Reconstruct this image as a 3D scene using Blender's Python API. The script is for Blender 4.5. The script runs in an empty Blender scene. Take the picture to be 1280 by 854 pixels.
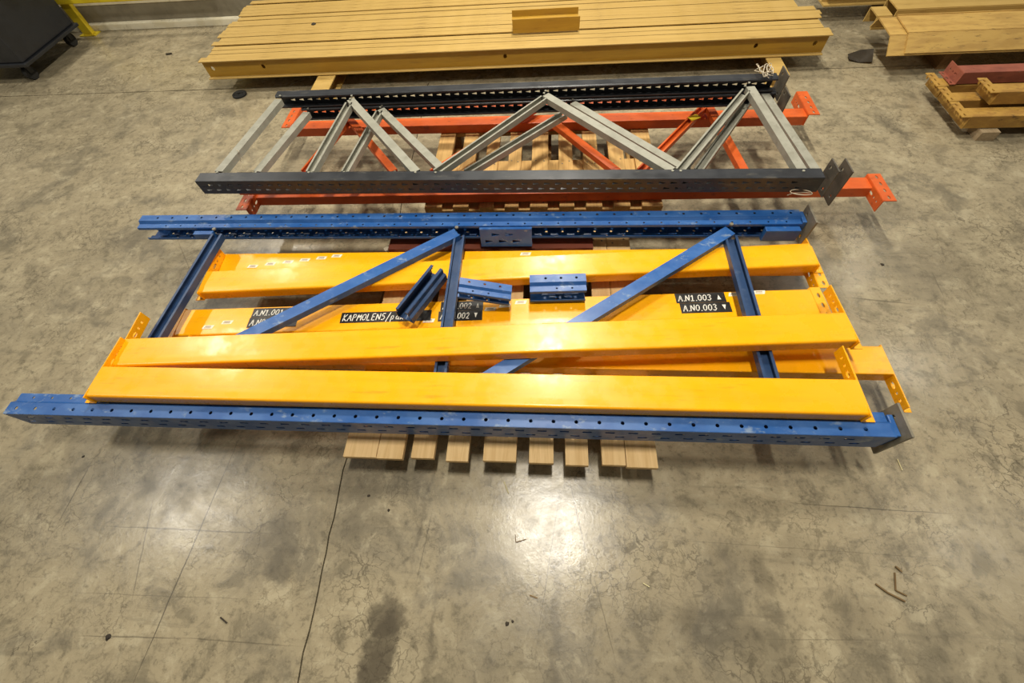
import bpy, math, random
from mathutils import Vector, Matrix
random.seed(7)
SC = bpy.context.scene
COL = SC.collection

# ------------------------------------------------------------------ camera
HC = 1.70                       # camera height (m)
FP = 527.0                      # focal length in pixels of the 1280x854 frame
RX = Vector((0.9971711, 0.01229161, -0.07415334))    # world X, Y, Z seen from the camera (x right, y down, z forward)
RY = Vector((0.04880993, -0.85612613, 0.51445664))
RZ = Vector((-0.05716112, -0.51662071, -0.85430419))
cd = bpy.data.cameras.new('camera'); cam = bpy.data.objects.new('camera', cd); COL.objects.link(cam)
cam.matrix_world = Matrix(((RX[0], -RX[1], -RX[2], 0), (RY[0], -RY[1], -RY[2], 0), (RZ[0], -RZ[1], -RZ[2], HC), (0, 0, 0, 1)))
cd.sensor_width = 36; cd.lens = 36 * FP / 1280; cd.clip_start = .02
SC.camera = cam

# ------------------------------------------------------------------ world, lamps, exposure
SC.view_settings.view_transform = 'Standard'; SC.view_settings.look = 'None'
SC.view_settings.exposure = 0.05; SC.view_settings.gamma = 1
w = bpy.data.worlds.new('hall'); SC.world = w; w.use_nodes = True
bg = w.node_tree.nodes['Background']; bg.inputs[0].default_value = (1, .94, .80, 1); bg.inputs[1].default_value = .165
for lx, LAMP_W in ((-4.7, 57), (0.12, 106), (4.9, 17)):      # three rows of ceiling lamps in line with the aisle
    for ly in (.82, 2.9, 4.9):
        ld = bpy.data.lights.new('hall_lamp', 'AREA'); ld.shape = 'RECTANGLE'; ld.size = .18; ld.size_y = .55
        ld.energy = LAMP_W; ld.color = (1, .94, .82)
        lo = bpy.data.objects.new('hall_lamp', ld); COL.objects.link(lo); lo.location = (lx, ly, 4.1)

def at(px, py, z):
    """world point at height z on the sight line of a photograph pixel"""
    c = (px - 640, py - 427, FP)
    d = [sum(r[i] * c[i] for i in range(3)) for r in (RX, RY, RZ)]
    t = (z - HC) / d[2]
    return Vector((d[0] * t, d[1] * t, z))

# ------------------------------------------------------------------ mesh helpers
class MB:
    def __init__(s): s.v = []; s.f = []
    def add(s, vs, fs):
        n = len(s.v); s.v += [tuple(v) for v in vs]; s.f += [tuple(i + n for i in f) for f in fs]
    def box(s, x0, x1, y0, y1, z0, z1):
        s.add([(x0,y0,z0),(x1,y0,z0),(x1,y1,z0),(x0,y1,z0),(x0,y0,z1),(x1,y0,z1),(x1,y1,z1),(x0,y1,z1)],
              [(0,3,2,1),(4,5,6,7),(0,1,5,4),(1,2,6,5),(2,3,7,6),(3,0,4,7)])
    def prism(s, prof, x0, x1, cap=True):
        """closed (y,z) profile, counter-clockwise seen from +x, swept along x"""
        n = len(prof)
        vs = [(x0, y, z) for y, z in prof] + [(x1, y, z) for y, z in prof]
        fs = [(i, (i + 1) % n, n + (i + 1) % n, n + i) for i in range(n)]
        fs = [tuple(reversed(f)) for f in fs]
        if cap: fs += [tuple(reversed(range(n))), tuple(range(n, 2 * n))][::1]
        s.add(vs, fs)
    def cyl(s, c, axis, r, h, n=12, r2=None):
        a = Vector(axis).normalized(); u = a.orthogonal().normalized(); v = a.cross(u); c = Vector(c); r2 = r if r2 is None else r2
        vs = [c + u * math.cos(2*math.pi*i/n) * r + v * math.sin(2*math.pi*i/n) * r for i in range(n)]
        vs += [c + a * h + u * math.cos(2*math.pi*i/n) * r2 + v * math.sin(2*math.pi*i/n) * r2 for i in range(n)]
        s.add(vs, [(i, (i+1) % n, n + (i+1) % n, n + i) for i in range(n)] + [tuple(reversed(range(n))), tuple(range(n, 2*n))])
    def quad(s, a, b, c, d): s.add([a, b, c, d], [(0, 1, 2, 3)])
    def band(s, o, u, v, L, v0, v1, holes, shape=None, u0=0.0):
        """flat sheet from u0..L along u and v0..v1 along v, with one row of real holes [(cu, cv, hu, hv)]"""
        o = Vector(o); u = Vector(u); v = Vector(v)
        P = lambda a, b: o + u * a + v * b
        hs = sorted(holes); xs = [u0] + [(hs[i][0] + hs[i+1][0]) / 2 for i in range(len(hs) - 1)] + [L]
        if not hs: s.quad(P(u0, v0), P(L, v0), P(L, v1), P(u0, v1)); return
        for i, (cu, cv, hu, hv) in enumerate(hs):
            a, b = xs[i], xs[i + 1]
            cor = [(b, v1), (a, v1), (a, v0), (b, v0)]
            n = 8; pts = []
            for k in range(n):
                t = 2 * math.pi * k / n; cx, cy = math.cos(t), math.sin(t)
                if shape == 'rect': m = max(abs(cx), abs(cy)); cx, cy = cx / m, cy / m
                if shape == 'tear':
                    m = max(abs(cx), abs(cy)); cx, cy = cx / m, cy / m; cy *= .62 + .38 * (-cx)
                pts.append((cu + hu * cx, cv + hv * cy))
            vs = [P(*c) for c in cor] + [P(*p) for p in pts]; fs = []
            for k in range(4):
                q = [4 + (2 * k + j) % 8 for j in range(3)]
                fs += [(k, q[1], q[0]), (k, q[2], q[1]), (k, (k + 1) % 4, q[2])]
            s.add(vs, fs)
    def channel(s, p0, p1, wd, ht, open_up=True, t=.003):
        """thin C section from p0 to p1 (top centre line)"""
        p0 = Vector(p0); p1 = Vector(p1); x = (p1 - p0).normalized(); z = Vector((0, 0, 1)); y = z.cross(x).normalized(); z = x.cross(y)
        h = wd / 2
        if open_up: prof = [(-h, 0), (-h, -ht), (h, -ht), (h, 0), (h*.62, 0), (h*.62, -t), (h - t, -t), (h - t, -ht + t), (-h + t, -ht + t), (-h + t, -t), (-h*.62, -t), (-h*.62, 0)]
        else: prof = [(-h, 0), (-h, -ht), (-h + t, -ht), (-h + t, -t), (h - t, -t), (h - t, -ht), (h, -ht), (h, 0)]
        n = len(prof)
        vs = [p0 + y * a + z * b for a, b in prof] + [p1 + y * a + z * b for a, b in prof]
        s.add(vs, [(i, (i+1) % n, n + (i+1) % n, n + i) for i in range(n)] + [tuple(reversed(range(n))), tuple(range(n, 2*n))])
    def build(s, name, mat, parent=None, solid=None, bevel=None, smooth=None, off=None):
        me = bpy.data.meshes.new(name)
        vs = s.v if off is None else [tuple(Vector(v) - off) for v in s.v]
        me.from_pydata(vs, [], s.f); me.validate(); me.materials.append(mat)
        o = bpy.data.objects.new(name, me); COL.objects.link(o)
        if parent: o.parent = parent
        if smooth:
            me.shade_smooth(); me.set_sharp_from_angle(angle=math.radians(smooth))
            wn = o.modifiers.new('normals', 'WEIGHTED_NORMAL'); wn.keep_sharp = True; wn.weight = 90
        if solid:
            m = o.modifiers.new('thickness', 'SOLIDIFY'); m.thickness = solid; m.offset = 0
        if bevel:
            m = o.modifiers.new('edges', 'BEVEL'); m.width = bevel; m.segments = 2; m.limit_method = 'ANGLE'
        return o

def tag(o, label, cat, group=None, kind=None):
    o['label'] = label; o['category'] = cat
    if group: o['group'] = group
    o['kind'] = kind or 'thing'
    return o
def thing(name, label, cat, loc=(0, 0, 0), rz=0.0, group=None):
    o = bpy.data.objects.new(name, None); o.empty_display_size = .1; COL.objects.link(o); o.location = loc; o.rotation_euler = (0, 0, rz)
    return tag(o, label, cat, group)
def plain(o, kind='structure'): o['kind'] = kind; return o
def clone(o, parent):
    c = o.copy(); COL.objects.link(c); c.parent = parent; return c

# ------------------------------------------------------------------ material helpers
def lin(c):
    return tuple(((x / 255) / 12.92 if x / 255 <= .04045 else ((x / 255 + .055) / 1.055) ** 2.4) for x in c) + (1,)
class NT:
    def __init__(s, name):
        s.m = bpy.data.materials.new(name); s.m.use_nodes = True; s.t = s.m.node_tree; s.b = s.t.nodes['Principled BSDF']
        s.co = s.n('ShaderNodeTexCoord').outputs['Object']
    def n(s, t): return s.t.nodes.new(t)
    def l(s, a, b): s.t.links.new(a, b)
    def put(s, sock, v):
        if isinstance(v, bpy.types.NodeSocket): s.l(v, sock)
        else: sock.default_value = v
    def noise(s, scale, detail=4, rough=.55, co=None, dist=0):
        n = s.n('ShaderNodeTexNoise'); n.inputs['Scale'].default_value = scale; n.inputs['Detail'].default_value = detail
        n.inputs['Roughness'].default_value = rough; n.inputs['Distortion'].default_value = dist; s.l(co or s.co, n.inputs['Vector']); return n.outputs
    def mapping(s, loc=(0,0,0), rot=(0,0,0), sc=(1,1,1), co=None, kind='POINT'):
        n = s.n('ShaderNodeMapping'); n.vector_type = kind; n.inputs['Location'].default_value = loc; n.inputs['Rotation'].default_value = rot; n.inputs['Scale'].default_value = sc
        s.l(co or s.co, n.inputs['Vector']); return n.outputs[0]
    def ramp(s, v, a, b, lo=0., hi=1.):
        n = s.n('ShaderNodeMapRange'); n.interpolation_type = 'SMOOTHSTEP'; s.put(n.inputs['Value'], v)
        n.inputs['From Min'].default_value = a; n.inputs['From Max'].default_value = b; n.inputs['To Min'].default_value = lo; n.inputs['To Max'].default_value = hi
        return n.outputs[0]
    def math(s, op, a, b=0.):
        n = s.n('ShaderNodeMath'); n.operation = op; s.put(n.inputs[0], a); s.put(n.inputs[1], b); return n.outputs[0]
    def mix(s, f, a, b):
        n = s.n('ShaderNodeMix'); n.data_type = 'RGBA'; s.put(n.inputs[0], f); s.put(n.inputs[6], a); s.put(n.inputs[7], b); return n.outputs[2]
    def bump(s, h, st, d=.01):
        n = s.n('ShaderNodeBump'); n.inputs['Strength'].default_value = st; n.inputs['Distance'].default_value = d; s.l(h, n.inputs['Height']); s.l(n.outputs[0], s.b.inputs['Normal'])
    def out(s, col, rough=.5, metal=0., spec=.5):
        s.put(s.b.inputs['Base Color'], col); s.put(s.b.inputs['Roughness'], rough); s.b.inputs['Metallic'].default_value = metal; s.b.inputs['Specular IOR Level'].default_value = spec
        return s.m

def paint(name, c, c2, rough=.4, dirt=None, dfac=.35, stretch=(1, 1, 1), metal=0, sc=6, spec=.5):
    k = NT(name); mp = k.mapping(sc=stretch)
    a = k.ramp(k.noise(sc, 5, .6, mp)[0], .42, .62)
    col = k.mix(k.math('MULTIPLY', a, .8), lin(c), lin(c2))
    if dirt:
        d = k.math('MULTIPLY', k.ramp(k.noise(sc * 2.3, 6, .7, k.mapping(loc=(3.1, 1.7, .4), sc=stretch))[0], .56, .70), dfac)
        col = k.mix(d, col, lin(dirt))
    fine = k.noise(90, 3, .6)[0]
    k.bump(fine, .06, .002)
    return k.out(col, k.ramp(k.noise(14, 4)[0], .3, .7, rough * .8, rough * 1.25), metal, spec)

YEL = paint('beam_yellow_paint', (248, 173, 9), (245, 166, 8), .27, (170, 116, 20), .35, (.5, 5, 5), sc=4)
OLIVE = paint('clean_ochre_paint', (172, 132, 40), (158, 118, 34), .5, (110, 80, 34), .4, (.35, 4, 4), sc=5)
TAN = paint('dusty_tan_paint', (186, 154, 86), (174, 142, 76), .6, (120, 92, 44), .6, (.35, 4, 4), sc=5)
TAN2 = paint('old_ochre_paint', (178, 138, 62), (146, 106, 46), .6, (84, 60, 30), .8, (1, 2, 2), sc=7)
BLUE = paint('chalky_blue_paint', (34, 84, 148), (58, 102, 162), .38, (128, 146, 166), .8, (1, 1.6, 1.6), sc=7)
NAVY = paint('navy_brace_paint', (44, 68, 104), (34, 56, 90), .36, (92, 108, 130), .35, (1, 1, 1), sc=8)
DARK = paint('charcoal_paint', (46, 48, 52), (36, 37, 40), .38, (96, 92, 82), .45, (.6, 2, 2), sc=7)
GALV = paint('galvanised_steel', (150, 148, 134), (134, 132, 118), .5, (104, 98, 84), .4, (1, 1, 1), sc=12)
ORNG = paint('orange_paint', (206, 92, 32), (188, 80, 27), .45, (122, 48, 24), .55, (1, 2, 2), sc=6)
BRWN = paint('oxide_red_paint', (112, 54, 34), (94, 44, 30), .55, (70, 40, 30), .5, (1, 2, 2), sc=6)
RUST = paint('dull_red_paint', (150, 84, 64), (128, 70, 54), .6, (84, 54, 44), .6, (1, 2, 2), sc=8)
FOOT = paint('bare_steel_plate', (128, 121, 104), (106, 100, 85), .45, (140, 130, 108), .4, (1, 1, 1), sc=14)
FOOTD = paint('dirty_foot_plate', (86, 80, 70), (64, 60, 52), .5, (120, 112, 92), .4, (1, 1, 1), sc=14)
BLACK = paint('black_label_film', (26, 24, 22), (32, 30, 28), .4)
CHALK = paint('white_marker_ink', (226, 222, 210), (204, 200, 188), .7)
PAPER = paint('white_sticker_paper', (238, 230, 208), (226, 216, 190), .6)
PRINT = paint('grey_barcode_print', (150, 126, 92), (120, 100, 76), .7)
GUARD = paint('guard_yellow_paint', (214, 190, 40), (196, 168, 30), .4, (120, 100, 40), .4)
CART = paint('dark_cart_paint', (38, 40, 44), (30, 31, 34), .4)
RUBB = paint('black_rubber', (30, 29, 27), (22, 21, 20), .7)
KERB = paint('white_kerb_paint', (244, 236, 210), (226, 216, 184), .6, (130, 120, 100), .5)
WALL = paint('grey_wall_paint', (140, 132, 112), (124, 116, 98), .7, (104, 98, 84), .5)
PALE = paint('whitish_tape', (196, 184, 160), (170, 156, 132), .6)
TWIG = paint('splintered_wood', (120, 96, 60), (92, 72, 44), .8)
STRAW = paint('dry_straw', (206, 196, 150), (180, 168, 124), .8)
CRUMB = paint('dark_dirt_lump', (56, 48, 36), (40, 34, 26), .9)
DUSTY = paint('dusty_tan_panel', (192, 156, 84), (170, 134, 70), .65, (86, 66, 36), .75, (.6, 3, 3), sc=9)

def wood(name, c1, c2, c3):
    k = NT(name); inf = k.n('ShaderNodeObjectInfo').outputs['Random']
    ofs = k.n('ShaderNodeVectorMath'); ofs.operation = 'ADD'; k.l(k.co, ofs.inputs[0])
    sc = k.n('ShaderNodeVectorMath'); sc.operation = 'SCALE'; sc.inputs[0].default_value = (7, 13, 5); k.l(inf, sc.inputs['Scale']); k.l(sc.outputs[0], ofs.inputs[1])
    mp = k.mapping(sc=(26, 1.4, 26), co=ofs.outputs[0])
    g = k.noise(1.6, 6, .65, mp, 1.2)[0]
    col = k.mix(k.ramp(g, .35, .68), lin(c1), lin(c2))
    kn = k.ramp(k.noise(5, 2, .5, ofs.outputs[0])[0], .66, .76)
    col = k.mix(k.math('MULTIPLY', kn, .6), col, lin(c3))
    col = k.mix(k.math('MULTIPLY', inf, .35), col, lin(c2))
    k.bump(g, .25, .002)
    return k.out(col, .75, 0, .3)
WOOD = wood('pallet_pine', (226, 194, 142), (206, 170, 116), (116, 76, 42))
WOODW = wood('worn_pallet_pine', (214, 176, 112), (186, 146, 88), (104, 70, 38))
WOODD = wood('dark_pallet_block', (134, 102, 62), (108, 80, 48), (70, 50, 30))
WOODG = wood('grey_board', (176, 156, 124), (150, 130, 100), (90, 72, 52))

def concrete():
    k = NT('worn_concrete')
    big = k.noise(.55, 5, .6)[0]; mid = k.noise(2.6, 8, .68, dist=.6)[0]; fine = k.noise(34, 6, .75)[0]; blot = k.noise(8.5, 7, .72, dist=.4)[0]
    col = k.mix(k.ramp(big, .35, .68), lin((160, 147, 119)), lin((142, 131, 107)))
    col = k.mix(k.math('MULTIPLY', k.ramp(mid, .50, .66), .60), col, lin((100, 93, 77)))
    col = k.mix(k.math('MULTIPLY', k.ramp(mid, .47, .32), .55), col, lin((176, 164, 135)))
    col = k.mix(k.math('MULTIPLY', k.ramp(blot, .50, .64), .52), col, lin((96, 89, 72)))
    col = k.mix(k.math('MULTIPLY', k.ramp(blot, .48, .35), .50), col, lin((182, 171, 142)))
    col = k.mix(k.math('MULTIPLY', k.ramp(fine, .50, .68), .55), col, lin((86, 79, 63)))
    brush = k.noise(2.2, 6, .7, k.mapping(rot=(0, 0, .15), sc=(1, 9, 1)))[0]
    col = k.mix(k.math('MULTIPLY', k.ramp(brush, .52, .72), .40), col, lin((98, 91, 75)))
    # distorted coordinates for cracks and stains
    dn = k.noise(5, 4, .6)[1]
    dv = k.n('ShaderNodeVectorMath'); dv.operation = 'MULTIPLY_ADD'; k.l(dn, dv.inputs[0]); dv.inputs[1].default_value = (.16, .16, 0); k.l(k.co, dv.inputs[2])
    dw = k.n('ShaderNodeVectorMath'); dw.operation = 'MULTIPLY_ADD'; k.l(k.noise(17, 4, .65)[1], dw.inputs[0]); dw.inputs[1].default_value = (.07, .07, 0); k.l(dv.outputs[0], dw.inputs[2])
    co = k.mapping(loc=(-.115, -.115, 0), co=dw.outputs[0])
    cracks = []
    for s_, wd, m0 in ((4.2, .006, .50), (10, .020, .46), (25, .06, .46)):
        v = k.n('ShaderNodeTexVoronoi'); v.feature = 'DISTANCE_TO_EDGE'; v.inputs['Scale'].default_value = s_; k.l(co, v.inputs['Vector'])
        line = k.ramp(v.outputs['Distance'], wd, wd * .2)
        mask = k.ramp(k.noise(1.7 if s_ < 8 else 2.4, 3, .6, k.mapping(loc=(s_, 3, 0)))[0], m0, m0 + .22)
        cracks.append(k.math('MULTIPLY', line, mask))
    crk = k.math('MAXIMUM', k.math('MAXIMUM', cracks[0], cracks[1]), cracks[2])
    col = k.mix(k.math('MULTIPLY', crk, .62), col, lin((74, 66, 51)))
    # stains: x, y, half length, half width, angle, strength, softness, colour
    d2 = k.n('ShaderNodeVectorMath'); d2.operation = 'MULTIPLY_ADD'; k.l(k.noise(14, 5, .65)[1], d2.inputs[0]); d2.inputs[1].default_value = (.10, .10, 0); k.l(k.co, d2.inputs[2])
    cs = k.mapping(loc=(-.05, -.05, 0), co=d2.outputs[0])
    def stain(px, py, a, b, ang, st, soft, c, co_):
        nonlocal col
        p = at(px, py, 0)
        mp = k.mapping(loc=(p.x, p.y, 0), rot=(0, 0, ang), sc=(a, b, 1), co=co_, kind='TEXTURE')
        sx = k.n('ShaderNodeSeparateXYZ'); k.l(mp, sx.inputs[0])
        r = k.math('SQRT', k.math('ADD', k.math('POWER', sx.outputs[0], 2.), k.math('POWER', sx.outputs[1], 2.)))
        f = k.math('MULTIPLY', k.ramp(r, 1 + soft, 1 - soft), st)
        col = k.mix(f, col, lin(c))
    dk = (70, 63, 51)
    stain(484, 770, .062, .065, 1.2, .62, .22, (62, 55, 45), cs)
    stain(474, 815, .12, .055, 1.35, .60, .22, (62, 55, 45), cs)
    stain(458, 865, .14, .05, 1.3, .55, .25, (66, 58, 47), cs)
    for q in ((352, 706, .06, .055, 0, .50, .35), (330, 668, .10, .06, .4, .28, .7), (350, 660, .14, .10, .9, .28, .8), (878, 782, .085, .06, .2, .48, .5), (935, 795, .05, .05, .2, .4, .5),
              (955, 722, .035, .06, .3, .45, .5), (965, 765, .05, .03, -.4, .5, .4), (905, 705, .12, .07, .5, .36, .8), (985, 690, .08, .05, .5, .25, .8),
              (1068, 775, .08, .07, .9, .32, .7), (980, 840, .07, .09, 0, .32, .7), (440, 640, .25, .10, 1.3, .28, .8), (850, 610, .22, .12, .2, .22, .9),
              (610, 790, .18, .3, .1, .22, .9), (820, 800, .3, .25, .2, .22, .9), (140, 35 + 20, .25, .06, .1, .3, .6), (250, 58, .12, .05, 0, .35, .6), (275, 48, .12, .05, 0, .3, .6),
              (1110, 265, .12, .10, .4, .30, .7), (1010, 345, .2, .14, .2, .18, .9), (1080, 210, .12, .06, .3, .22, .8), (180, 300, .25, .10, .2, .22, .9), (1150, 480, .3, .2, .2, .18, .9),
              (693, 800, .22, .016, 1.5, .40, .7), (695, 660, .14, .012, 1.5, .26, .7), (527, 650, .16, .010, 1.5, .42, .8), (538, 800, .12, .010, 1.6, .45, .8), (1180, 330, .2, .15, .3, .2, .9), (990, 560, .35, .10, 0, .22, .9), (200, 620, .3, .15, .2, .12, .9)):
        stain(*q, dk, cs)
    # saw cuts and hair scratches: from pixel to pixel
    d3 = k.n('ShaderNodeVectorMath'); d3.operation = 'MULTIPLY_ADD'; k.l(k.noise(9, 3, .6)[1], d3.inputs[0]); d3.inputs[1].default_value = (.008, .008, 0); k.l(k.co, d3.inputs[2])
    c3 = k.mapping(loc=(-.004, -.004, 0), co=d3.outputs[0])
    for x0, y0, x1, y1, wd, st in ((299, 548, 160, 870, .0026, .75), (116, 575, 72, 655, .003, .6), (192, 620, 165, 750, .003, .5), (130, 658, 340, 667, .003, .5), (100, 795, 225, 798, .0025, .5), (225, 797, 370, 808, .002, .4),
                                   (712, 600, 735, 705, .0026, .65), (700, 612, 672, 800, .002, .5), (742, 720, 770, 830, .002, .4), (990, 629, 1195, 643, .002, .6), (1060, 372, 1140, 380, .004, .5), (540, 640, 520, 730, .002, .4),
                                   (430, 205, 445, 262, .003, .4), (240, 345, 222, 300, .003, .4), (1165, 340, 1180, 372, .003, .4), (800, 672, 1200, 700, .0016, .25), (70, 740, 330, 750, .0016, .3), (965, 800, 1100, 800, .0016, .3)):
        a = at(x0, y0, 0); b = at(x1, y1, 0); mid_ = (a + b) / 2; dvec = b - a
        mp = k.mapping(loc=(mid_.x, mid_.y, 0), rot=(0, 0, math.atan2(dvec.y, dvec.x)), sc=(dvec.length / 2, wd, 1), co=c3, kind='TEXTURE')
        sx = k.n('ShaderNodeSeparateXYZ'); k.l(mp, sx.inputs[0])
        r = k.math('SQRT', k.math('ADD', k.math('POWER', sx.outputs[0], 2.), k.math('POWER', sx.outputs[1], 2.)))
        col = k.mix(k.math('MULTIPLY', k.ramp(r, 1.3, .6), st), col, lin((60, 53, 42)))
    h = k.math('ADD', k.math('MULTIPLY', fine, .35), k.math('ADD', mid, k.math('MULTIPLY', blot, .35)))
    k.bump(h, .22, .006)
    return k.out(col, k.ramp(mid, .35, .68, .20, .36), 0, .5)
CONC = concrete()
JOINT = paint('joint_filler', (62, 55, 44), (48, 43, 35), .9)

# ================================================================== SETTING
m = MB(); m.box(-10, 10, -3.5, 4.60, -.08, -.012); floor = plain(m.build('floor', JOINT))
# slabs either side of the ragged joint that runs away from the camera, and one beyond the cross joint
rj = random.Random(3)
jy = [-3.5 + i * .06 for i in range(int((3.335 + 3.5) / .06) + 1)] + [3.336]
jx = [-.782 - (y + .279) * .033 + rj.uniform(-.004, .004) for y in jy]
def slab(poly):
    n = len(poly); mb = MB()
    mb.add([(x, y, 0) for x, y in poly] + [(x, y, -.012) for x, y in poly], [tuple(range(n))] + [(i, n + i, n + (i+1) % n, (i+1) % n) for i in range(n)])
    return mb.build('slab', CONC, floor)
slab([(-10, -3.5)] + [(x - .0028, y) for x, y in zip(jx, jy)] + [(-10, 3.336)])
slab([(10, 3.336)] + [(x + .0028, y) for x, y in reversed(list(zip(jx, jy)))] + [(10, -3.5)])
xs = [-10 + .1 * i for i in range(201)]
slab([(x, 3.344 + rj.uniform(-.003, .003)) for x in xs] + [(10, 4.60), (-10, 4.60)])
# wall foot at the back
m = MB(); m.box(-10, 10, 4.49, 4.60, 0, .19); m.box(-10, 10, 4.53, 4.60, .19, .9); plain(m.build('wall_back', WALL))
m = MB(); m.prism([(4.46, .0), (4.489, .0), (4.489, .062), (4.466, .056), (4.46, .05)][::1], -10, 10); plain(m.build('trim_1', KERB, bevel=.003))
m = MB(); m.box(-10, 10, 4.487, 4.529, .191, .235); plain(m.build('trim_2', KERB, bevel=.004))

# ================================================================== RACK PIECES
def upright_mesh(L, H, D, pitch, slot=(.014, .006), slotshape='rect', hole_r=.006, side_holes=True, x_off=.04, slots_z=(.30, .70), lip=None, step=True, closed=False):
    """open rack post: front face at y=0, open side at y=D, lying along x from 0 to L, z 0..H"""
    m = MB(); n = int((L - 2 * x_off) / pitch) + 1; xs = [x_off + i * pitch for i in range(n)]
    d1 = D * .52; d2 = D * .64; st = min(.013, H * .14); lip = lip or H * .2
    z0 = 0; zs = [H * a for a in slots_z]; zm = H / 2
    m.band((0, 0, 0), (1, 0, 0), (0, 0, 1), L, 0, zm, [(x, zs[0], *slot) for x in xs], slotshape)
    m.band((0, 0, 0), (1, 0, 0), (0, 0, 1), L, zm, H, [(x + pitch * .5, zs[1], *slot) for x in xs[:-1]], slotshape)
    if closed: m.quad((0, D, .01), (L, D, .01), (L, D, H - .01), (0, D, H - .01))
    for top in (1, 0) if not step else ():
        z = H if top else 0; s_ = -1 if top else 1
        m.quad((0, 0, z), (L, 0, z), (L, D - .006, z), (0, D - .006, z)); m.quad((0, D - .006, z), (L, D - .006, z), (L, D, z + s_ * .005), (0, D, z + s_ * .005)); m.quad((0, D, z + s_ * .005), (L, D, z + s_ * .005), (L, D, z + s_ * .011), (0, D, z + s_ * .011))
    for top in (1, 0) if step else ():
        z = H if top else 0; zi = H - st if top else st
        hs = [(x, d1 * .5, hole_r, hole_r) for x in xs] if side_holes else []
        m.band((0, 0, z), (1, 0, 0), (0, 1, 0), L, 0, d1, hs)
        m.quad((0, d1, z), (L, d1, z), (L, d2, zi), (0, d2, zi))
        hs = [(x + pitch * .3, (d2 + D) / 2, hole_r * .75, hole_r * .75) for x in xs[:-1]] if side_holes else []
        m.band((0, 0, zi), (1, 0, 0), (0, 1, 0), L, d2, D, hs)
        m.quad((0, D, zi), (L, D, zi), (L, D, zi - .012 if top else zi + .012), (0, D, zi - .012 if top else zi + .012))
    return m
def mat_from(o, x, y, z):
    return Matrix(((x.x, y.x, z.x, o.x), (x.y, y.y, z.y, o.y), (x.z, y.z, z.z, o.z), (0, 0, 0, 1)))
def post(name, mat, parent, a, b, inward, H, D, pitch, **kw):
    """a upright part whose outer lower edge runs from a to b; inward = +1 opens to +y, -1 opens to -y"""
    a = Vector(a); b = Vector(b)
    if inward < 0: a, b = b, a
    L = (b - a).length; o = upright_mesh(L, H, D, pitch, **kw).build(name, mat, parent, solid=.0025)
    x = (b - a).normalized(); z = Vector((0, 0, 1)); y = z.cross(x).normalized(); z = x.cross(y)
    base = parent.matrix_basis.inverted() if parent else Matrix()
    o.matrix_basis = base @ mat_from(a, x, y, z)
    return o
def part_at(root, p): return Vector(p) - root.location

# ------------------------------------------------------------------ yellow beams
def plate_mesh(y0, y1, zb, zt, x, out, ext, flange_top, slots=True, fl=.042):
    """L shaped hook plate at a beam end: upright plate plus a flange pointing outwards (out = -1 or +1)"""
    m = MB(); L = y1 - y0
    if ext > 0: c = [L - .035, L - .065, L - .098]
    else: c = [.035, .065, .098]
    hh = [(q, (zt - zb) * .5, .006, .006) for q in c[:2]] + [(c[2], (zt - zb) * .5, .016, .008)] if slots else []
    m.band((x, y0, zb), (0, 1, 0), (0, 0, 1), L, 0, zt - zb, hh)
    zf = zt if flange_top else zb
    n = int(L / .05); fh = [(.025 + i * .05, fl * .55, .013, .0065) for i in range(n)]
    m.band((x, y0, zf), (0, 1, 0), (out, 0, 0), L, 0, fl, fh)
    for i in range(3 if flange_top else 0):    # hooks hanging from the flange edge
        yy = L * (.2 + .3 * i); s = -1 if flange_top else 1
        m.quad((x + out * fl, y0 + yy - .008, zf), (x + out * fl, y0 + yy + .008, zf), (x + out * (fl - .004), y0 + yy + .004, zf + s * .016), (x + out * (fl - .004), y0 + yy - .010, zf + s * .016))
    return m
def rack_beam(name, label, cat, L_px, R_px, zt, mat, width=.125, th=.055, ext=(1, 1), tops=(False, False), extl=.13, step=True, group=None, world=None, mats=None, fl=.042, plate_th=None):
    """beam lying flat; L_px / R_px are the ends of its upper back edge"""
    if world: A, B = Vector(world[0]), Vector(world[1])
    else: A, B = at(*L_px, zt), at(*R_px, zt)
    d = (B - A); L = d.length; rz = math.atan2(d.y, d.x)
    root = thing(name, label, cat, (A.x, A.y, zt - th), rz, group)
    w_ = width
    if step: prof = [(-w_+.003, 0), (-.003, 0), (0, .003), (0, th - .004), (-.004, th), (-w_ + .034, th), (-w_ + .026, th - .0025), (-w_ + .010, th - .003), (-w_ + .004, th - .005), (-w_ + .001, th - .009), (-w_, th - .015), (-w_, .003)]
    else: prof = [(-w_+.003, 0), (-.003, 0), (0, .003), (0, th - .004), (-.004, th), (-w_ + .005, th), (-w_, th - .005), (-w_, .003)]
    mb = MB(); mb.prism(prof, .002, L - .002); mb.build('beam_body', mat, root, smooth=50)
    for i, (x, out) in enumerate(((0, -1), (L, 1))):
        e = ext[i]
        if e == 0: continue
        y0, y1 = (-w_ - .006, extl) if e > 0 else (-w_ - extl, .006)
        plate_mesh(y0, y1, .003, plate_th or th - .001, x, out, e, tops[i], fl=fl).build('end_connector', (mats or mat), root, solid=.004)
    return root, L
YG = 'yellow rack beams lying on the blue frame and pallet'
far1, _ = rack_beam('rack_beam', 'yellow rack beam farthest back, half hidden, six small stickers in a row', 'beam', (281, 317), (1003, 309), .200, YEL, ext=(0, -1), tops=(False, True), group=YG, extl=.11)
far2, _ = rack_beam('rack_beam', 'yellow rack beam lying on the farthest beam, under the blue braces', 'beam', (259, 339), (1011, 303.5), .255, YEL, group=YG, extl=.15)
lab, labL = rack_beam('rack_beam', 'yellow rack beam with black handwritten label strips, lying under the blue braces', 'beam', (232, 387), (1012, 361), .200, YEL, ext=(-1, -1), tops=(True, True), group=YG, extl=.02, width=.142)
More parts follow.
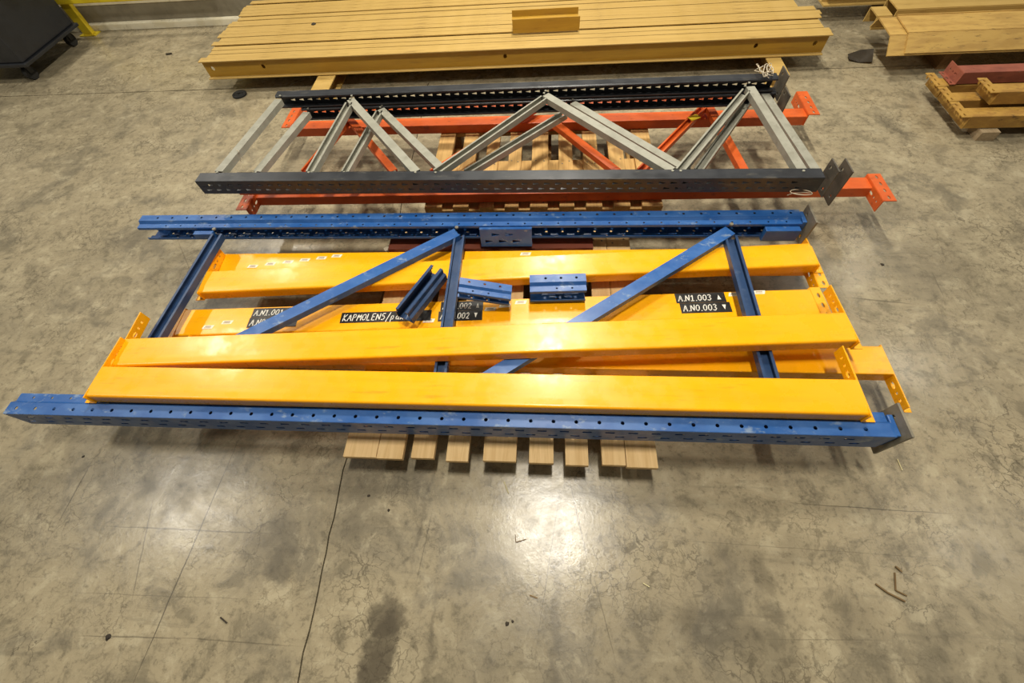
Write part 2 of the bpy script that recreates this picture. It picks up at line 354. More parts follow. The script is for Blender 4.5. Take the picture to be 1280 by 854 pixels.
low, _ = rack_beam('rack_beam', 'yellow rack beam sticking out lowest at the right end, mostly hidden under two beams', 'beam', (236, 420), (1102, 432.5), .2003, YEL, ext=(-1, -1), tops=(False, False), step=False, group=YG, extl=.13)
mid, _ = rack_beam('rack_beam', 'yellow rack beam lying slanted on the blue braces, second from the front', 'beam', (157, 423), (1056, 390), .3435, YEL, group=YG)
fro, _ = rack_beam('rack_beam', 'frontmost yellow rack beam, lying along the front blue upright', 'beam', (128, 457.5), (1071, 474), .3675, YEL, group=YG)

# writing on the labelled beam
STROKES = {'A': [[(0,0),(.5,1),(1,0)],[(.2,.38),(.8,.38)]], 'N': [[(0,0),(0,1),(.9,0),(.9,1)]], '1': [[(.15,.75),(.5,1),(.5,0)],[(.15,0),(.85,0)]],
 '0': [[(.5,0),(.1,.25),(.1,.75),(.5,1),(.9,.75),(.9,.25),(.5,0)]], '2': [[(.1,.75),(.45,1),(.85,.75),(.7,.45),(.1,0),(.95,.02)]],
 '3': [[(.1,.9),(.5,1),(.85,.78),(.45,.54),(.9,.3),(.5,0),(.05,.1)]], '.': [[(.4,0),(.55,.04)]], 'K': [[(.1,0),(.1,1)],[(.85,1),(.12,.45),(.9,0)]],
 'P': [[(.1,0),(.1,1),(.7,.95),(.8,.7),(.6,.5),(.1,.48)]], 'M': [[(0,0),(.1,1),(.5,.4),(.9,1),(1,0)]], 'O': [[(.5,0),(.08,.25),(.1,.75),(.5,1),(.92,.75),(.9,.25),(.5,0)]],
 'L': [[(.1,1),(.1,0),(.8,0)]], 'E': [[(.8,1),(.1,1),(.1,0),(.8,0)],[(.1,.52),(.65,.52)]], '5': [[(.85,1),(.2,1),(.15,.58),(.6,.62),(.9,.35),(.6,0),(.1,.05)]],
 '/': [[(.2,-.3),(.9,1.1)]], 'p': [[(.1,-.35),(.15,.55),(.6,.6),(.75,.3),(.5,.02),(.15,.05)]], 'a': [[(.8,.5),(.4,.6),(.1,.25),(.4,0),(.75,.2),(.8,.55),(.9,0)]],
 'k': [[(.1,0),(.15,1)],[(.75,.6),(.15,.25),(.8,0)]], '^': [[(0,.1),(.5,.9),(1,.1)]], 'v': [[(0,.9),(.5,.1),(1,.9)]]}
def lettering(parent, text, x, y, h, adv, z, slant=.12, th=.0019):
    m = MB(); cx = x; wd = adv * .78
    for ch in text:
        if ch == ' ': cx += adv; continue
        a_ = adv * (.5 if ch == '.' else 1.0); ww = wd * (.5 if ch == '.' else 1)
        if ch in '^v':
            pts = [Vector((cx + p[0] * ww, y + p[1] * h, z)) for p in STROKES[ch][0]]
            m.add(pts, [(0, 1, 2)] if ch == 'v' else [(0, 2, 1)]); cx += a_; continue
        for st in STROKES[ch]:
            pts = [Vector((cx + p[0] * ww + p[1] * h * slant, y + p[1] * h, z)) for p in st]
            for p, q in zip(pts, pts[1:]):
                d = (q - p).normalized(); nn = Vector((-d.y, d.x, 0)) * th; d = d * th * .6
                m.quad(p - d - nn, q + d - nn, q + d + nn, p - d + nn)
        cx += a_
    o = m.build('lettering', CHALK, parent); o['kind'] = 'stuff'; return o
LT = .055          # local z of the beam top
def lab_x(px, py):
    p = at(px, py, .2); inv = lab.matrix_basis.inverted(); return (inv @ p)
def strip(px0, px1, y0, y1, text, adv, lx=.01):
    x0 = lab_x(*px0).x; x1 = lab_x(*px1).x
    m = MB(); m.box(x0, x1, y0, y1, LT + .0002, LT + .0010); o = m.build('label_strip', BLACK, lab)
    o['label'] = 'black label strip with white handwriting'
    lettering(o, text, x0 + lx, y0 + (y1 - y0) * .2, (y1 - y0) * .6, adv, LT + .0016)
strip((844, 372), (906, 370), -.055, -.004, 'A.N1.003 ^', .0205)
strip((850, 383), (913, 382), -.108, -.056, 'A.N0.003 v', .0205)
strip((551, 383), (604, 381), -.057, -.006, 'A.N1.002 ^', .0185)
strip((548, 394), (603, 392), -.110, -.058, 'A.N0.002 v', .0185)
strip((316, 391), (376, 389), -.058, -.008, 'A.N1.001 ^', .0195)
strip((311, 402), (372, 400), -.112, -.059, 'A.N0.001 v', .0195)
strip((426, 398), (539, 394), -.104, -.048, 'KAPMOLEN5/pak v', .0215)

def sticker(root, px, py, z, lw=.054, lh=.019):
    p = root.matrix_basis.inverted() @ at(px, py, z); zt = p.z + .0003
    m = MB(); m.add([(p.x - lw/2, p.y - lh/2, zt), (p.x + lw/2 - .006, p.y - lh/2, zt), (p.x + lw/2, p.y + lh/2, zt), (p.x - lw/2 + .006, p.y + lh/2, zt)], [(0, 1, 2, 3)])
    o = m.build('sticker', PAPER, root); o['label'] = 'small white printed sticker'
    m = MB()
    for i in range(9):
        xx = p.x - lw * .30 + i * lw * .062; m.quad((xx, p.y - lh*.28, zt + .0004), (xx + lw * .035, p.y - lh*.34, zt + .0004), (xx + lw * .035, p.y - lh*.05, zt + .0004), (xx, p.y - lh*.05, zt + .0004))
    m.quad((p.x - lw*.26, p.y + lh*.08, zt + .0004), (p.x + lw*.26, p.y + lh*.08, zt + .0004), (p.x + lw*.26, p.y + lh*.28, zt + .0004), (p.x - lw*.26, p.y + lh*.28, zt + .0004))
    m.build('print', PRINT, o)
for q in ((316, 333), (338, 330), (360, 327.5), (381, 325), (402, 322.5), (421, 320)): sticker(far1, *q, .2)
for q in ((657, 317.5),): sticker(far1, *q, .2)
for q in ((260, 409), (284, 403), (536, 401), (613, 386.5), (631, 382), (651, 378), (918, 368), (949, 365.5)): sticker(lab, *q, .2)

# ------------------------------------------------------------------ blue frame on the pallet
ZB, ZT = .205, .310
bf_o = at(640, 400, .2)
blue = thing('rack_ladder', 'large blue rack upright frame with diagonal braces lying on a pallet among yellow beams', 'rack', (bf_o.x, bf_o.y, ZB))
bl = blue.location
pr = post('upright', BLUE, blue, (-2.03, .492, ZB), (1.140, .496, ZB), 1, ZT - ZB, .088, .078, hole_r=.0068, slot=(.016, .0055)); pr['label'] = 'front upright with slots facing outwards'
pr = post('upright', BLUE, blue, (-2.035, 1.556, ZB), (1.140, 1.548, ZB), -1, ZT - ZB, .075, .078, hole_r=.0062, slot=(.016, .0055)); pr['label'] = 'rear upright with its open side facing the braces'
ZBR = .2865
def brace(root, a, b, z, mat, wd, ht, up, name='brace'):
    p, q = at(*a, z), at(*b, z); m = MB(); m.channel(p - root.location, q - root.location, wd, ht, up)
    o = m.build(name, mat, root); return o
brace(blue, (571, 290), (133, 504), ZBR, BLUE, .055, .03, False, 'diagonal_brace')
brace(blue, (913, 287.5), (566, 498), ZBR, BLUE, .055, .03, False, 'diagonal_brace')
brace(blue, (271, 292), (143, 503), ZBR + .002, NAVY, .056, .03, True, 'cross_brace')
brace(blue, (574, 294), (545, 502), ZBR - .002, NAVY, .050, .029, True, 'cross_brace')
brace(blue, (913.5, 294), (974, 505), ZBR - .002, NAVY, .056, .029, True, 'cross_brace')
def foot(root, x, y0, y1, z0, z1, mat, t=.006, holes=True, skew=.0):
    m = MB(); m.band((x, y0, z0), (0, 1, 0), (0, 0, 1), y1 - y0, 0, (z1 - z0) / 2, [((y1-y0)*.3, (z1-z0)*.18, .008, .008)] if holes else [])
    m.band((x, y0, z0), (0, 1, 0), (0, 0, 1), y1 - y0, (z1 - z0) / 2, z1 - z0, [((y1-y0)*.7, (z1-z0)*.8, .008, .008)] if holes else [])
    m.v = [tuple(Vector(v) - root.location) for v in m.v]
    return m.build('foot_plate', mat, root, solid=t)
foot(blue, 1.165, .486, .602, .158, .340, FOOT, .008); foot(blue, 1.165, 1.43, 1.545, .206, .345, FOOT, .008)
for nm, bx in (('foot_bracket', (1.142, 1.160, .500, .575, .21, .305)), ('foot_bracket', (1.142, 1.160, 1.475, 1.545, .21, .305)), ('spacer_block', (-1.735, -1.635, 1.447, 1.473, .255, .285)), ('spacer_block', (.985, 1.135, 1.442, 1.472, .222, .286))):
    m = MB(); m.box(*bx); m.v = [tuple(Vector(v) - bl) for v in m.v]; m.build(nm, BLUE, blue, bevel=.003)
m = MB()
for q in ((571, 285), (268, 287), (914, 281), (1120, 520), (135, 506), (552, 508)):
    p = at(*q, ZT - .012); m.cyl(p - bl, (0, 0, 1), .009, .006, 6)
m.build('bolt', FOOT, blue)['kind'] = 'stuff'

# ------------------------------------------------------------------ offcuts of blue upright
def offcut(label, L, o, x, y, mat=BLUE, H=.095, D=.075, **kw):
    """short piece of upright: x = long direction, y = from slotted face to open side"""
    x = Vector(x).normalized(); y = Vector(y); y = (y - x * y.dot(x)).normalized(); z = x.cross(y)
    ob = upright_mesh(L, H, D, .065, **kw).build('upright_offcut', mat, None, solid=.003)
    ob.matrix_basis = mat_from(Vector(o), x, y, z)
    return tag(ob, label, 'rack offcut', 'short blue rack upright offcuts')
a0 = at(502, 389, .32); a1 = at(546, 334, .32); dx = (a1 - a0)
ux = dx.normalized(); uz = ux.cross(Vector((0, 0, 1)))
offcut('short blue upright offcut lying askew, open side up, across two yellow beams', dx.length, Vector((a0.x, a0.y, .2585)) - uz * .041, ux, (0, 0, 1), NAVY, H=.082, D=.062, slot=(.018, .011), side_holes=False, slots_z=(.42, .62))
b0 = at(575, 347, .354); b1 = at(640, 357, .300)
offcut('short blue upright offcut propped on the middle blue brace, three round holes in its top', (b1 - b0).length, b0, b1 - b0, (0, -1, 0), BLUE, H=.064, D=.066)
c0 = at(662, 345, .30); c1 = at(732, 343, .30)
offcut('short blue upright offcut standing open side forward in the gap between two yellow beams', (c1 - c0).length, Vector((c1.x, c1.y + .004, .202)), c0 - c1, (0, -1, 0), BLUE, H=.098, D=.08)
def at_y(px, py, Y):
    a, b = at(px, py, .1), at(px, py, .4); return a + (b - a) * ((Y - a.y) / (b.y - a.y))
d0 = at(602, 308, .2); d1 = at(665, 308, .2); dz = at_y(602, 287, 1.452) - d0; dz.x = 0; dz.normalize()
offcut('short blue upright offcut leaning against the rear blue upright, slotted face up', (d1 - d0).length, (d0.x, d0.y, d0.z), (1, 0, 0), dz.cross(Vector((1, 0, 0))), BLUE, H=(at_y(602, 287, 1.452) - d0).length, D=.02, slot=(.018, .009), slotshape='tear', step=False)

# oxide red profile under the rear blue upright
r0 = at(487, 304, .171); r1 = at(741, 302, .171)
m = MB(); m.channel(r0, r1, .085, .0265, False, .004); o = m.build('steel_profile', BRWN); tag(o, 'oxide red steel profile lying on the pallet under the rear blue upright', 'steel profile')
p = at(474, 311, .15); m = MB(); m.box(-.06, .06, -.012, .012, -.004, .004); o = m.build('wood_strip', PALE, bevel=.002); o.location = (-.765, p.y + .03, .1483); o.rotation_euler = (0, 0, .7); tag(o, 'pale broken strip of wood at the left end of the oxide red profile', 'wood strip')

# ------------------------------------------------------------------ pallets
def pallet(label, boards, y0, y1, zt, mat, bars_y, blocks_x, x_of, blockmat, front_inset, nails=True):
    cx = sum((b[0] + b[1]) / 2 for b in boards) / len(boards)
    root = thing('wooden_pallet', label, 'pallet', (cx, (y0 + y1) / 2, 0))
    L = root.location; tk = .022
    for i, b in enumerate(boards):
        m = MB(); w_ = b[1] - b[0]; m.box(-w_/2, w_/2, y0 + b[2] - L.y, y1 - L.y, -tk, 0); o = m.build('deck_board', mat, root, bevel=.002); o.location = ((b[0] + b[1]) / 2 - cx, 0, zt - random.uniform(0, .002))
    xa, xb = boards[0][0], boards[-1][1]
    for by in bars_y:
        m = MB(); m.box(xa - L.x, xb - L.x, by - .05 - L.y, by + .05 - L.y, zt - 2*tk - .002, zt - tk - .0025); m.build('stringer_board', mat, root)
    for bx in blocks_x:
        for by in bars_y:
            m = MB(); m.box(-.055, .055, -.055, .055, .022, zt - 2*tk - .003); o = m.build('block', blockmat, root); o.location = (bx - L.x, by - L.y, 0)
        m = MB(); m.box(-.055, .055, y0 + front_inset - L.y, y1 - .03 - L.y, .0005, .0215); o = m.build('bottom_board', mat, root); o.location = (bx - L.x, 0, 0)
    m = MB()
    for b in boards:
        for by in bars_y:
            for s in (.25, .75): m.cyl((b[0] + (b[1] - b[0]) * s - L.x, by + random.uniform(-.02, .02) - L.y, zt - .0005), (0, 0, 1), .0045, .0015, 6)
    m.build('nail', FOOT, root)['kind'] = 'stuff'
    return root
fb = [(-.755, -.626), (-.624, -.523), (-.492, -.404), (-.358, -.274), (-.219, -.095), (-.048, .043), (.086, .170), (.219, .304), (.306, .418)]
pallet('pale wooden pallet under the blue frame, board ends showing at the front', [(a, b, random.uniform(-.006, .006)) for a, b in fb], .42, 1.60, .144, WOOD, (.62, 1.03, 1.53), (-.66, -.17, .33), None, WOODD, .12)
gx = [549, 566, 592, 615, 641, 665, 693, 718, 741, 770, 808]
xa, xb = at(531, 257, .144).x, at(829, 257, .144).x
wds = [.095, .085, .075, .075, .095, .08, .085, .085, .105]; gap = ((xb - xa) - sum(wds)) / (len(wds) - 1); gb = []; x = xa
for i, w_ in enumerate(wds): gb.append((x, x + w_, random.uniform(-.004, .004))); x += w_ + gap
pallet('weathered wooden pallet with gaps between boards, under the dark grey and orange frames', gb, 1.775, 2.58, .144, WOODW, (1.83, 2.15, 2.53), (xa + .06, (xa + xb) / 2, xb - .06), None, WOODD, .0)

# ------------------------------------------------------------------ orange beams and frame
OG = 'orange steel under the dark grey frames'
def orange_beam(label, A, B, ext, w_=.085, th=.055, extl=.15):
    return rack_beam('rack_beam', label, 'beam', None, None, A[2], ORNG, width=w_, th=th, ext=ext, tops=(True, True), extl=extl, step=False, group='orange rack beams', world=(A, B), fl=.06, plate_th=th + .012)
pa = at(365, 152, .2); pb = at(1012, 137.5, .2)
fo, _ = orange_beam('rear orange rack beam lying on the weathered pallet, hooked end plates', (-1.60, 2.535, .2), (1.500, 2.525, .2), (1, 1))
pn = at(1090, 211, .2)
orange_beam('front orange rack beam with hooked right end sticking out past the dark feet', (-1.60, 1.895, .2), (1.625, 1.905, .2), (-1, -1), extl=.11)
om = Vector((0, 2.15, .203))
orf = thing('rack_ladder', 'orange rack frame with zigzag braces sandwiched under the two dark grey frames', 'rack', om)
post('upright', ORNG, orf, (-1.64, 1.776, .250), (1.21, 1.759, .250), 1, .052, .045, .085, slot=(.011, .007), slotshape=None, hole_r=.006, slots_z=(.22, .85), step=False, closed=True)
post('upright', ORNG, orf, (-1.45, 2.45, .300), (1.20, 2.45, .300), -1, .030, .05, .085, slot=(.012, .005), side_holes=False)
for a, b, up in (((432, 150), (380, 213), True), ((437, 148), (492, 213), False), ((683, 124), (540, 214), True), ((688, 148), (772, 213), False), ((884, 128), (801, 212), True), ((886, 130), (931, 212), False)):
    brace(orf, a, b, .255, ORNG, .042, .03, up, 'diagonal_brace')

# ------------------------------------------------------------------ dark grey frames with galvanised braces
def grey_frame(label, near, far, zt, H, braces, feet, hb):
    c = (Vector(near[0]) + Vector(far[1])) / 2
    root = thing('rack_ladder', label, 'rack', (c.x, c.y, zt - H))
    z0 = zt - H
    kw = dict(slot=(.013, .0062), slotshape='tear', hole_r=.004, side_holes=False, step=False)
    post('upright', DARK, root, (*near[0], z0), (*near[1], z0), 1, H, .066, .05, **kw)
    post('upright', DARK, root, (*far[0], z0), (*far[1], z0), -1, H, .050, .05, **kw)
    for a, b, up in braces: brace(root, a, b, zt - hb, GALV, .042, .03, up, 'diagonal_brace' if abs(a[0] - b[0]) > 0 else 'brace')
    for f in feet: foot(root, *f, FOOTD, .006)
    m = MB()
    for a, b, up in braces:
        for q, s in ((a, .03), (b, -.012)):
            p = at(*q, zt); m.cyl((p.x - root.location.x, p.y + s - root.location.y, H - .0005), (0, 0, 1), .006, .005, 6)
    m.build('bolt', GALV, root)['kind'] = 'stuff'
    return root
upb = [((348, 124), (273, 214), False), ((436, 128), (387, 214), True), ((438, 124), (520, 214), False), ((680, 121), (545, 214), True), ((682, 118), (840, 212), False), ((933, 112), (850, 212), True), ((938, 108), (1003, 212), False)]
lob = [((383, 140), (321, 214), False), ((474, 138), (431, 214), True), ((476, 136), (556, 214), False), ((706, 140), (583, 214), True), ((716, 128), (860, 212), False), ((936, 124), (873, 212), True), ((956, 116), (1020, 212), False)]
grey_frame('topmost dark grey rack frame with galvanised zigzag braces, stacked on a similar frame', ((-1.657, 1.605), (1.17, 1.560)), ((-1.515, 2.372), (1.19, 2.390)), .47, .070, upb, [(1.205, 1.553, 1.640, .375, .505), (1.215, 2.30, 2.40, .375, .50)], .004)
grey_frame('lower dark grey rack frame peeping out under the topmost grey frame', ((-1.56, 1.705), (1.19, 1.660)), ((-1.40, 2.372), (1.24, 2.392)), .396, .070, lob, [(1.262, 1.556, 1.645, .325, .500), (1.270, 2.30, 2.39, .29, .40)], .004)
# wire and yellow tag
m = MB(); p = at(868, 146, .262); m.box(-.03, .03, -.02, .02, 0, .003); o = m.build('paper_tag', GUARD); o.location = (p.x, p.y, .2565); o.rotation_euler = (.0, .0, .5); tag(o, 'small yellow paper tag on the rear orange beam', 'tag')

# ------------------------------------------------------------------ tan beam stack at the back
SZ0, SZ1 = .105, .232
edges = [3.300]; 
rs = random.Random(11)
ordn = ['second', 'third', 'fourth', 'fifth', 'sixth', 'seventh', 'eighth', 'ninth']
nB = 17
desc = ['frontmost, bolt holes in its web'] + [o_ + ' from the front' for o_ in ordn] + [o_ + ' from the back' for o_ in reversed(ordn[:7])] + ['farthest back']
y = 3.290
for i in range(nB):
    w_ = .058 if i else .066; xl = -2.585 + (rs.uniform(-.012, .030) if i else 0); xr = 1.905 + (rs.uniform(-.02, .03) if i < 7 else -.09 - (i - 7) * .012 + rs.uniform(-.02, .02) if i else 0)
    root = thing('steel_beam', 'long tan I-beam of the stack by the wall, ' + desc[i], 'steel beam', (0, y + w_ / 2, SZ0), .008, 'tan I-beams in the stack')
    zt = SZ1 - SZ0 - (0 if i == 0 else rs.choice((0, .002, .007, .010))); h = w_ / 2 - .0015
    m = MB(); m.box(xl, xr, -h, h, zt - .008, zt); m.build('top_flange', TAN, root, bevel=.002)
    m = MB(); m.box(xl + .004, xr - .004, -h, h, 0, .008); m.build('bottom_flange', TAN, root, bevel=.002)
    m = MB()
    hs = [(xx, (zt) * .45, .014, .016) for xx in (-2.52, -2.12, -.30, 1.44, 1.83)] if i == 0 else []
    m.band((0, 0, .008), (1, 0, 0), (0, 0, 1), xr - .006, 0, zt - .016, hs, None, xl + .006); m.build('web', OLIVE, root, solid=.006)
    y += w_ + rs.choice((.0005, .001, .004))
for (q0, q1), lb in ((((388, 113), (410, 113)), 'tan support beam under the left end of the I-beam stack'), (((969, 90), (983, 90)), 'tan support beam under the right end of the I-beam stack')):
    a, b = at(*q0, .1), at(*q1, .1); cx = (a.x + b.x) / 2; hw = max(.05, abs(b.x - a.x) / 2)
    root = thing('support_beam', lb, 'support beam', (cx, 3.6, 0))
    for nm, z0, z1 in (('bottom_flange', 0, .009), ('top_flange', .092, .101)):
        m = MB(); m.box(-hw, hw, -.52, .75, z0, z1); m.build(nm, TAN, root, bevel=.002)
    m = MB(); m.box(-.005, .005, -.515, .745, .009, .092); m.build('web', TAN, root)
# angle piece on top
a = at(641, 42, SZ1); b = at(722, 38, SZ1)
d = b - a; m = MB(); L = d.length; m.box(0, L, 0, .095, 0, .006); m.box(.0, L, .092, .098, .006, .06)
m = MB()
m.box(0, L + .012, -.003, .003, .0005, .088); m.box(-.002, L, .0031, .052, .080, .086); m.box(-.002, L, .046, .052, .086, .125)
o = m.build('angle_bracket', OLIVE, None, bevel=.001); o.location = (a.x, a.y, SZ1); o.rotation_euler = (0, 0, math.atan2(d.y, d.x)); tag(o, 'short tan angle bracket lying on top of the I-beam stack', 'bracket')
# flattened rust pit
p = at(392, 30, SZ1)
m = MB(); m.cyl((p.x, p.y, SZ1 + .0005), (0, 0, 1), .02, .006, 9, .012); tag(m.build('dirt_lump', CRUMB), 'dark dirt lump on top of the I-beam stack near its left end', 'dirt')

# ------------------------------------------------------------------ right hand piles
def trough(label, x0, x1, y0, z0, mat, prof, group):
    o_ = thing('sheet_profile', label, 'steel profile', (x0, y0, z0), 0, group)
    m = MB()
    for (ya, za), (yb, zb) in zip(prof, prof[1:]): m.quad((0, ya, za), (x1 - x0, ya, za), (x1 - x0, yb, zb), (0, yb, zb))
    m.build('folded_sheet', mat, o_, solid=.008)
    return o_
PG = 'dusty tan folded profiles at right'
trough('dusty tan folded profile at right, lower one sticking out further left', 2.27, 4.6, 3.215, .13, DUSTY, [(.0, .0), (.085, .085), (.30, .10), (.34, .03)], PG)
trough('dusty tan folded profile at right, dirty on top, nested on the lower one', 2.375, 4.6, 3.213, .1425, DUSTY, [(.0, .0), (.085, .085), (.29, .0995), (.29, .108)], PG)
trough('flat tan profile at right behind the dirty folded profile', 2.42, 4.6, 3.60, .20, TAN, [(.0, -.06), (.0, .04), (.17, .045), (.17, -.06)], PG)
trough('narrow tan profile end peeping out left behind the folded profiles', 2.30, 2.40, 3.585, .19, TAN, [(.0, -.06), (.0, .02), (.13, .025), (.13, -.06)], PG)
m = MB(); m.quad((0, 0, 0), (.08, -.02, .01), (.09, .06, .06), (.01, .07, .05)); m.quad((0, 0, 0), (.01, .07, .05), (-.05, .09, .015), (-.06, .03, .01)); o = m.build('bent_scrap', CRUMB, None, solid=.004); o.location = (2.235, 3.40, .004); tag(o, 'dark bent scrap at the left end of the folded tan profiles', 'scrap')
for bx, lb in ((2.75, 'left dark timber bearer under the folded tan profiles'), (3.9, 'right dark timber bearer under the folded tan profiles')):
    m = MB(); m.box(-.05, .05, 3.28, 3.95, 0, .125); o = m.build('timber_bearer', WOODD, None, bevel=.003); o.location = (bx, 0, 0); tag(o, lb, 'timber')
a = at(1020, 9, .16); b = at(1210, 0, .16)
root = thing('steel_beam', 'tan I-beam lying at the far right behind the folded profiles', 'steel beam', (2.13, 4.02, .11))
for nm, z0, z1 in (('bottom_flange', 0, .01), ('top_flange', .09, .10)):
    m = MB(); m.box(.0, 2.9, .0, .13, z0, z1); m.build(nm, TAN, root)
m = MB(); m.box(.0, 2.9, .06, .068, .01, .09); m.build('web', TAN, root)
root = thing('steel_beam', 'tan I-beam lying farthest back at the far right by the wall', 'steel beam', (2.16, 4.17, .11))
for nm, z0, z1 in (('bottom_flange', 0, .01), ('top_flange', .09, .10)):
    m = MB(); m.box(.0, 2.9, .0, .13, z0, z1); m.build(nm, TAN, root)
m = MB(); m.box(.0, 2.9, .06, .068, .01, .09); m.build('web', TAN, root)
for bx in (2.7, 4.4):
    m = MB(); m.box(-.05, .05, 4.0, 4.32, 0, .108); o = m.build('timber_bearer', WOODD); o.location = (bx, 0, 0); tag(o, ('left' if bx < 3 else 'right') + ' timber bearer under the two farthest tan I-beams', 'timber')

OB = 'ochre rack beams in the pile at right'
for i, (xx, yy, zt, nm) in enumerate(((2.47, 2.93, .13, 'rear beam of the lower right pile'), (2.47, 2.765, .13, 'middle beam of the lower right pile'), (2.465, 2.60, .13, 'front beam of the lower right pile'), (2.60, 2.70, .212, 'short beam lying on the lower right pile'))):
    rack_beam('rack_beam', 'old ochre rack beam with slotted end plate, ' + nm, 'beam', None, None, zt, TAN2, width=.09, th=.075, ext=(1, 0), tops=(True, False), extl=.062, step=False, group=OB, world=((xx, yy, zt), (xx + 2.2, yy - .02, zt)), fl=.05)
rack_beam('rack_beam', 'dull red rack beam with slotted end plate lying on the ochre beams at right', 'beam', None, None, .205, RUST, width=.085, th=.07, ext=(1, 0), tops=(False, False), extl=.06, step=False, world=((2.52, 2.925, .205), (4.6, 2.93, .205)), fl=.03)
for bx in (2.62, 4.2):
    m = MB(); m.box(-.05, .05, 2.47, 3.06, 0, .053); o = m.build('timber_bearer', WOODG); o.location = (bx, 0, 0); tag(o, ('left' if bx < 3 else 'right') + ' pale timber bearer under the ochre beams', 'timber')

# ------------------------------------------------------------------ guard rail and cart, top left
pp = at(120, 37, 0)
gr = thing('guard_rail', 'yellow steel guard rail with post in front of the back wall', 'guard rail', (pp.x, 4.405, 0))
m = MB(); m.box(-.045, .045, -.02, .02, .008, .30); m.box(-.045, .045, -.026, -.02, .008, .30); m.build('post', GUARD, gr, bevel=.004)
m = MB(); m.box(-.08, .08, -.045, .045, 0, .008); m.build('base_plate', GUARD, gr)
m = MB(); m.box(-1.6, 1.45, -.075, -.027, .262, .38); m.build('rail', GUARD, gr, bevel=.006)
pw = at(92, 52, 0)
ct = thing('cart', 'dark steel bin cart on castors at the far left', 'cart', (-4.72, 3.90, 0))
m = MB(); t0, t1 = .15, .75
bot = [(-.44, -.36), (.44, -.36), (.44, .36), (-.44, .36)]
m.add([(x * .97, y_ * .97, t0) for x, y_ in bot] + [(x, y_, t1) for x, y_ in bot], [(0, 3, 2, 1), (0, 1, 5, 4), (1, 2, 6, 5), (2, 3, 7, 6), (3, 0, 4, 7), (4, 5, 6, 7)]); m.build('bin', CART, ct, bevel=.008)
m = MB(); m.box(-.45, .45, -.37, .37, .125, .149); m.build('base_frame', CART, ct, bevel=.004)
for sx in (-1, 1):
    for sy in (-1, 1):
        m = MB(); m.box(-.03, .03, -.03, .03, .112, .1245); m.box(-.026, -.020, -.022, .022, .05, .1115); m.box(.020, .026, -.022, .022, .05, .1115)
        f = m.build('caster', CART, ct); f.location = (sx * .33, sy * .29, 0)
        m = MB(); m.cyl((-.018, 0, .05), (1, 0, 0), .05, .036, 20); m.build('wheel', RUBB, f, smooth=30)

# ------------------------------------------------------------------ small things on the floor
p = at(300, 119, 0)
m = MB(); n = 24; ring = [(.054, .0), (.054, .010), (.046, .015), (.038, .011), (.026, .011), (.022, .015), (.013, .013), (.012, 0)]
vs = [(r * math.cos(2*math.pi*i/n), r * math.sin(2*math.pi*i/n), z) for i in range(n) for r, z in ring]; kq = len(ring)
m.add(vs, [(i*kq+j, ((i+1) % n)*kq+j, ((i+1) % n)*kq+j+1, i*kq+j+1) for i in range(n) for j in range(kq - 1)])
o = m.build('rubber_ring', RUBB, None, smooth=35); o.location = (p.x, p.y, .0005); tag(o, 'round black ring lying on the floor left of the grey frames', 'ring')
def stick(pts, r, mat, label, cat='splinter', name='wood_splinter'):
    m = MB(); ps = [at(*q, .004 + r) for q in pts]
    for a, b in zip(ps, ps[1:]): m.channel(a, b, r * 1.3, r * 1.2, False, r * .4)
    tag(m.build(name, mat), label, cat)
stick(((1095, 730), (1110, 741), (1132, 752)), .0038, TWIG, 'longest dark wood splinter on the floor at lower right')
stick(((1119, 716), (1120, 738), (1134, 745)), .003, TWIG, 'thin bent splinter beside the longest one at lower right')
stick(((1120, 708), (1128, 715)), .004, TWIG, 'short splinter above the longest one at lower right')
stick(((1122, 574), (1128, 588)), .002, STRAW, 'pale straw on the floor near the front blue foot plate', 'straw', 'straw')
stick(((630, 602), (633, 610), (636, 617)), .003, STRAW, 'curved pale straw in front of the pallet boards', 'straw', 'straw')
stick(((804, 729), (812, 734)), .002, STRAW, 'short pale straw on the floor right of the middle', 'straw', 'straw')
stick(((644, 668), (645, 678), (658, 674)), .002, TWIG, 'small bent dark twig in front of the pallet', 'twig', 'twig')
stick(((662, 744), (672, 748)), .003, TWIG, 'small dark twig below the bright floor patch', 'twig', 'twig')
stick(((275, 772), (283, 779)), .003, CRUMB, 'short dark scrap on the floor at lower left', 'scrap', 'scrap')
stick(((207, 67), (214, 66)), .008, CRUMB, 'dark scrap on the floor left of the I-beam stack', 'scrap', 'scrap')
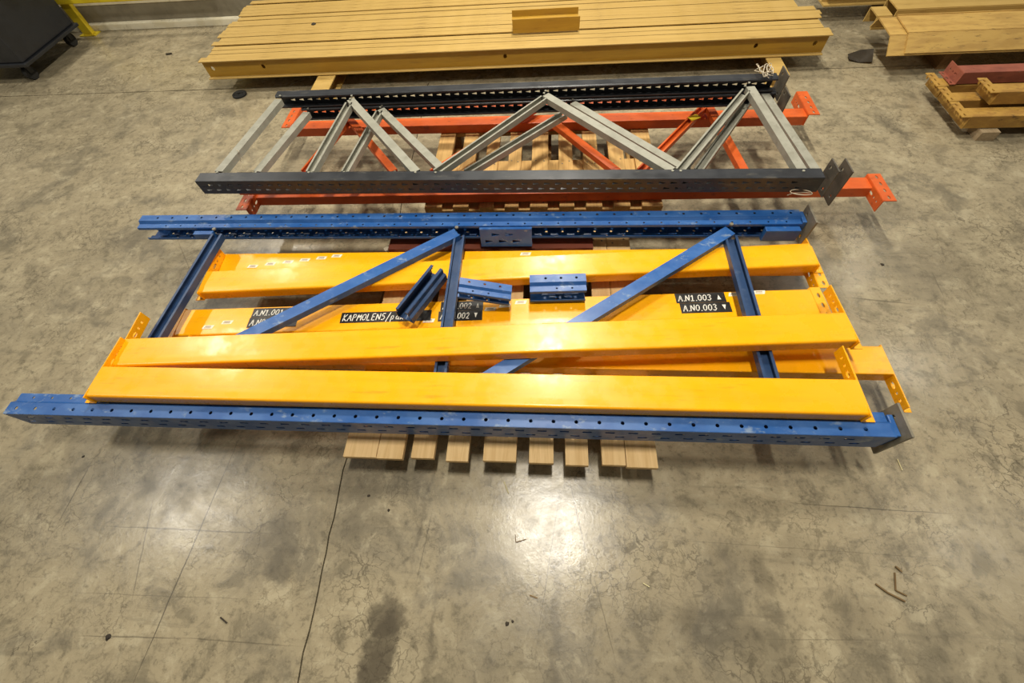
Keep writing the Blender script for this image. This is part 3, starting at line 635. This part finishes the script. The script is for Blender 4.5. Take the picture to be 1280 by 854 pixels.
def lump(px, py, r, label):
    p = at(px, py, 0); m = MB(); n = 9; rr = random.Random(px)
    a = [r * rr.uniform(.7, 1.2) for _ in range(n)]
    m.add([(p.x + a[i]*math.cos(6.283*i/n), p.y + a[i]*math.sin(6.283*i/n), .0005) for i in range(n)] + [(p.x + .5*a[i]*math.cos(6.283*i/n), p.y + .5*a[i]*math.sin(6.283*i/n), r*.5) for i in range(n)],
          [(i, (i+1) % n, n + (i+1) % n, n + i) for i in range(n)] + [tuple(range(n, 2*n))])
    tag(m.build('dirt_lump', CRUMB), label, 'dirt')
lump(135, 797, .011, 'dark dirt lump on the floor at lower left')
lump(634, 780, .008, 'larger dark crumb on the floor left of the lower middle')
lump(641, 777, .005, 'smaller dark crumb on the floor at the lower middle')
lump(1103, 331, .010, 'dark crumb on the bare floor right of the yellow beams')
lump(104, 571, .006, 'dark crumb on the floor at left below the blue upright')
lump(486, 638, .006, 'dark crumb on the floor below the left pallet boards')
lump(461, 620, .006, 'dark crumb on the floor beside the long joint')

def wire(name, pts, label):
    m = MB(); ps = [Vector(p) for p in pts]
    cur = []
    for a, b, c in zip([ps[0]] + ps, ps, ps[1:] + [ps[-1]]):     # smooth the path
        cur += [a * .25 + b * .75, b * .75 + c * .25]
    n = 5; vs = []
    for k, p in enumerate(cur):
        t = (cur[min(k + 1, len(cur) - 1)] - cur[max(k - 1, 0)]).normalized(); u = t.orthogonal().normalized(); v = t.cross(u)
        vs += [p + u * .0022 * math.cos(6.2832 * i / n) + v * .0022 * math.sin(6.2832 * i / n) for i in range(n)]
    m.add(vs, [(k*n+i, k*n+(i+1) % n, (k+1)*n+(i+1) % n, (k+1)*n+i) for k in range(len(cur) - 1) for i in range(n)])
    tag(m.build(name, PALE), label, 'wire')
rw = random.Random(5)
wire('wire', [(1.12 + .035 * math.cos(k * .9) + rw.uniform(-.02, .02), 2.37 + .05 * math.sin(k * 1.1), .475 + .035 * abs(math.sin(k * .7))) for k in range(26)] + [(1.14, 2.34, .472)], 'tangled pale wire on the far right end of the topmost grey frame')
wire('wire', [(1.10 + .05 * math.cos(k * .7), 1.545 + .018 * math.sin(k * .7), .402 + .012 * math.sin(k * .35)) for k in range(14)], 'loop of pale wire at the near right foot of the grey frames')
wire('wire', [at(296, 188, .474), at(300, 190, .47), at(294, 194, .45), at(302, 197, .44), at(300, 201, .43), at(304, 203, .42)], 'twist of pale wire on the leftmost galvanised brace')
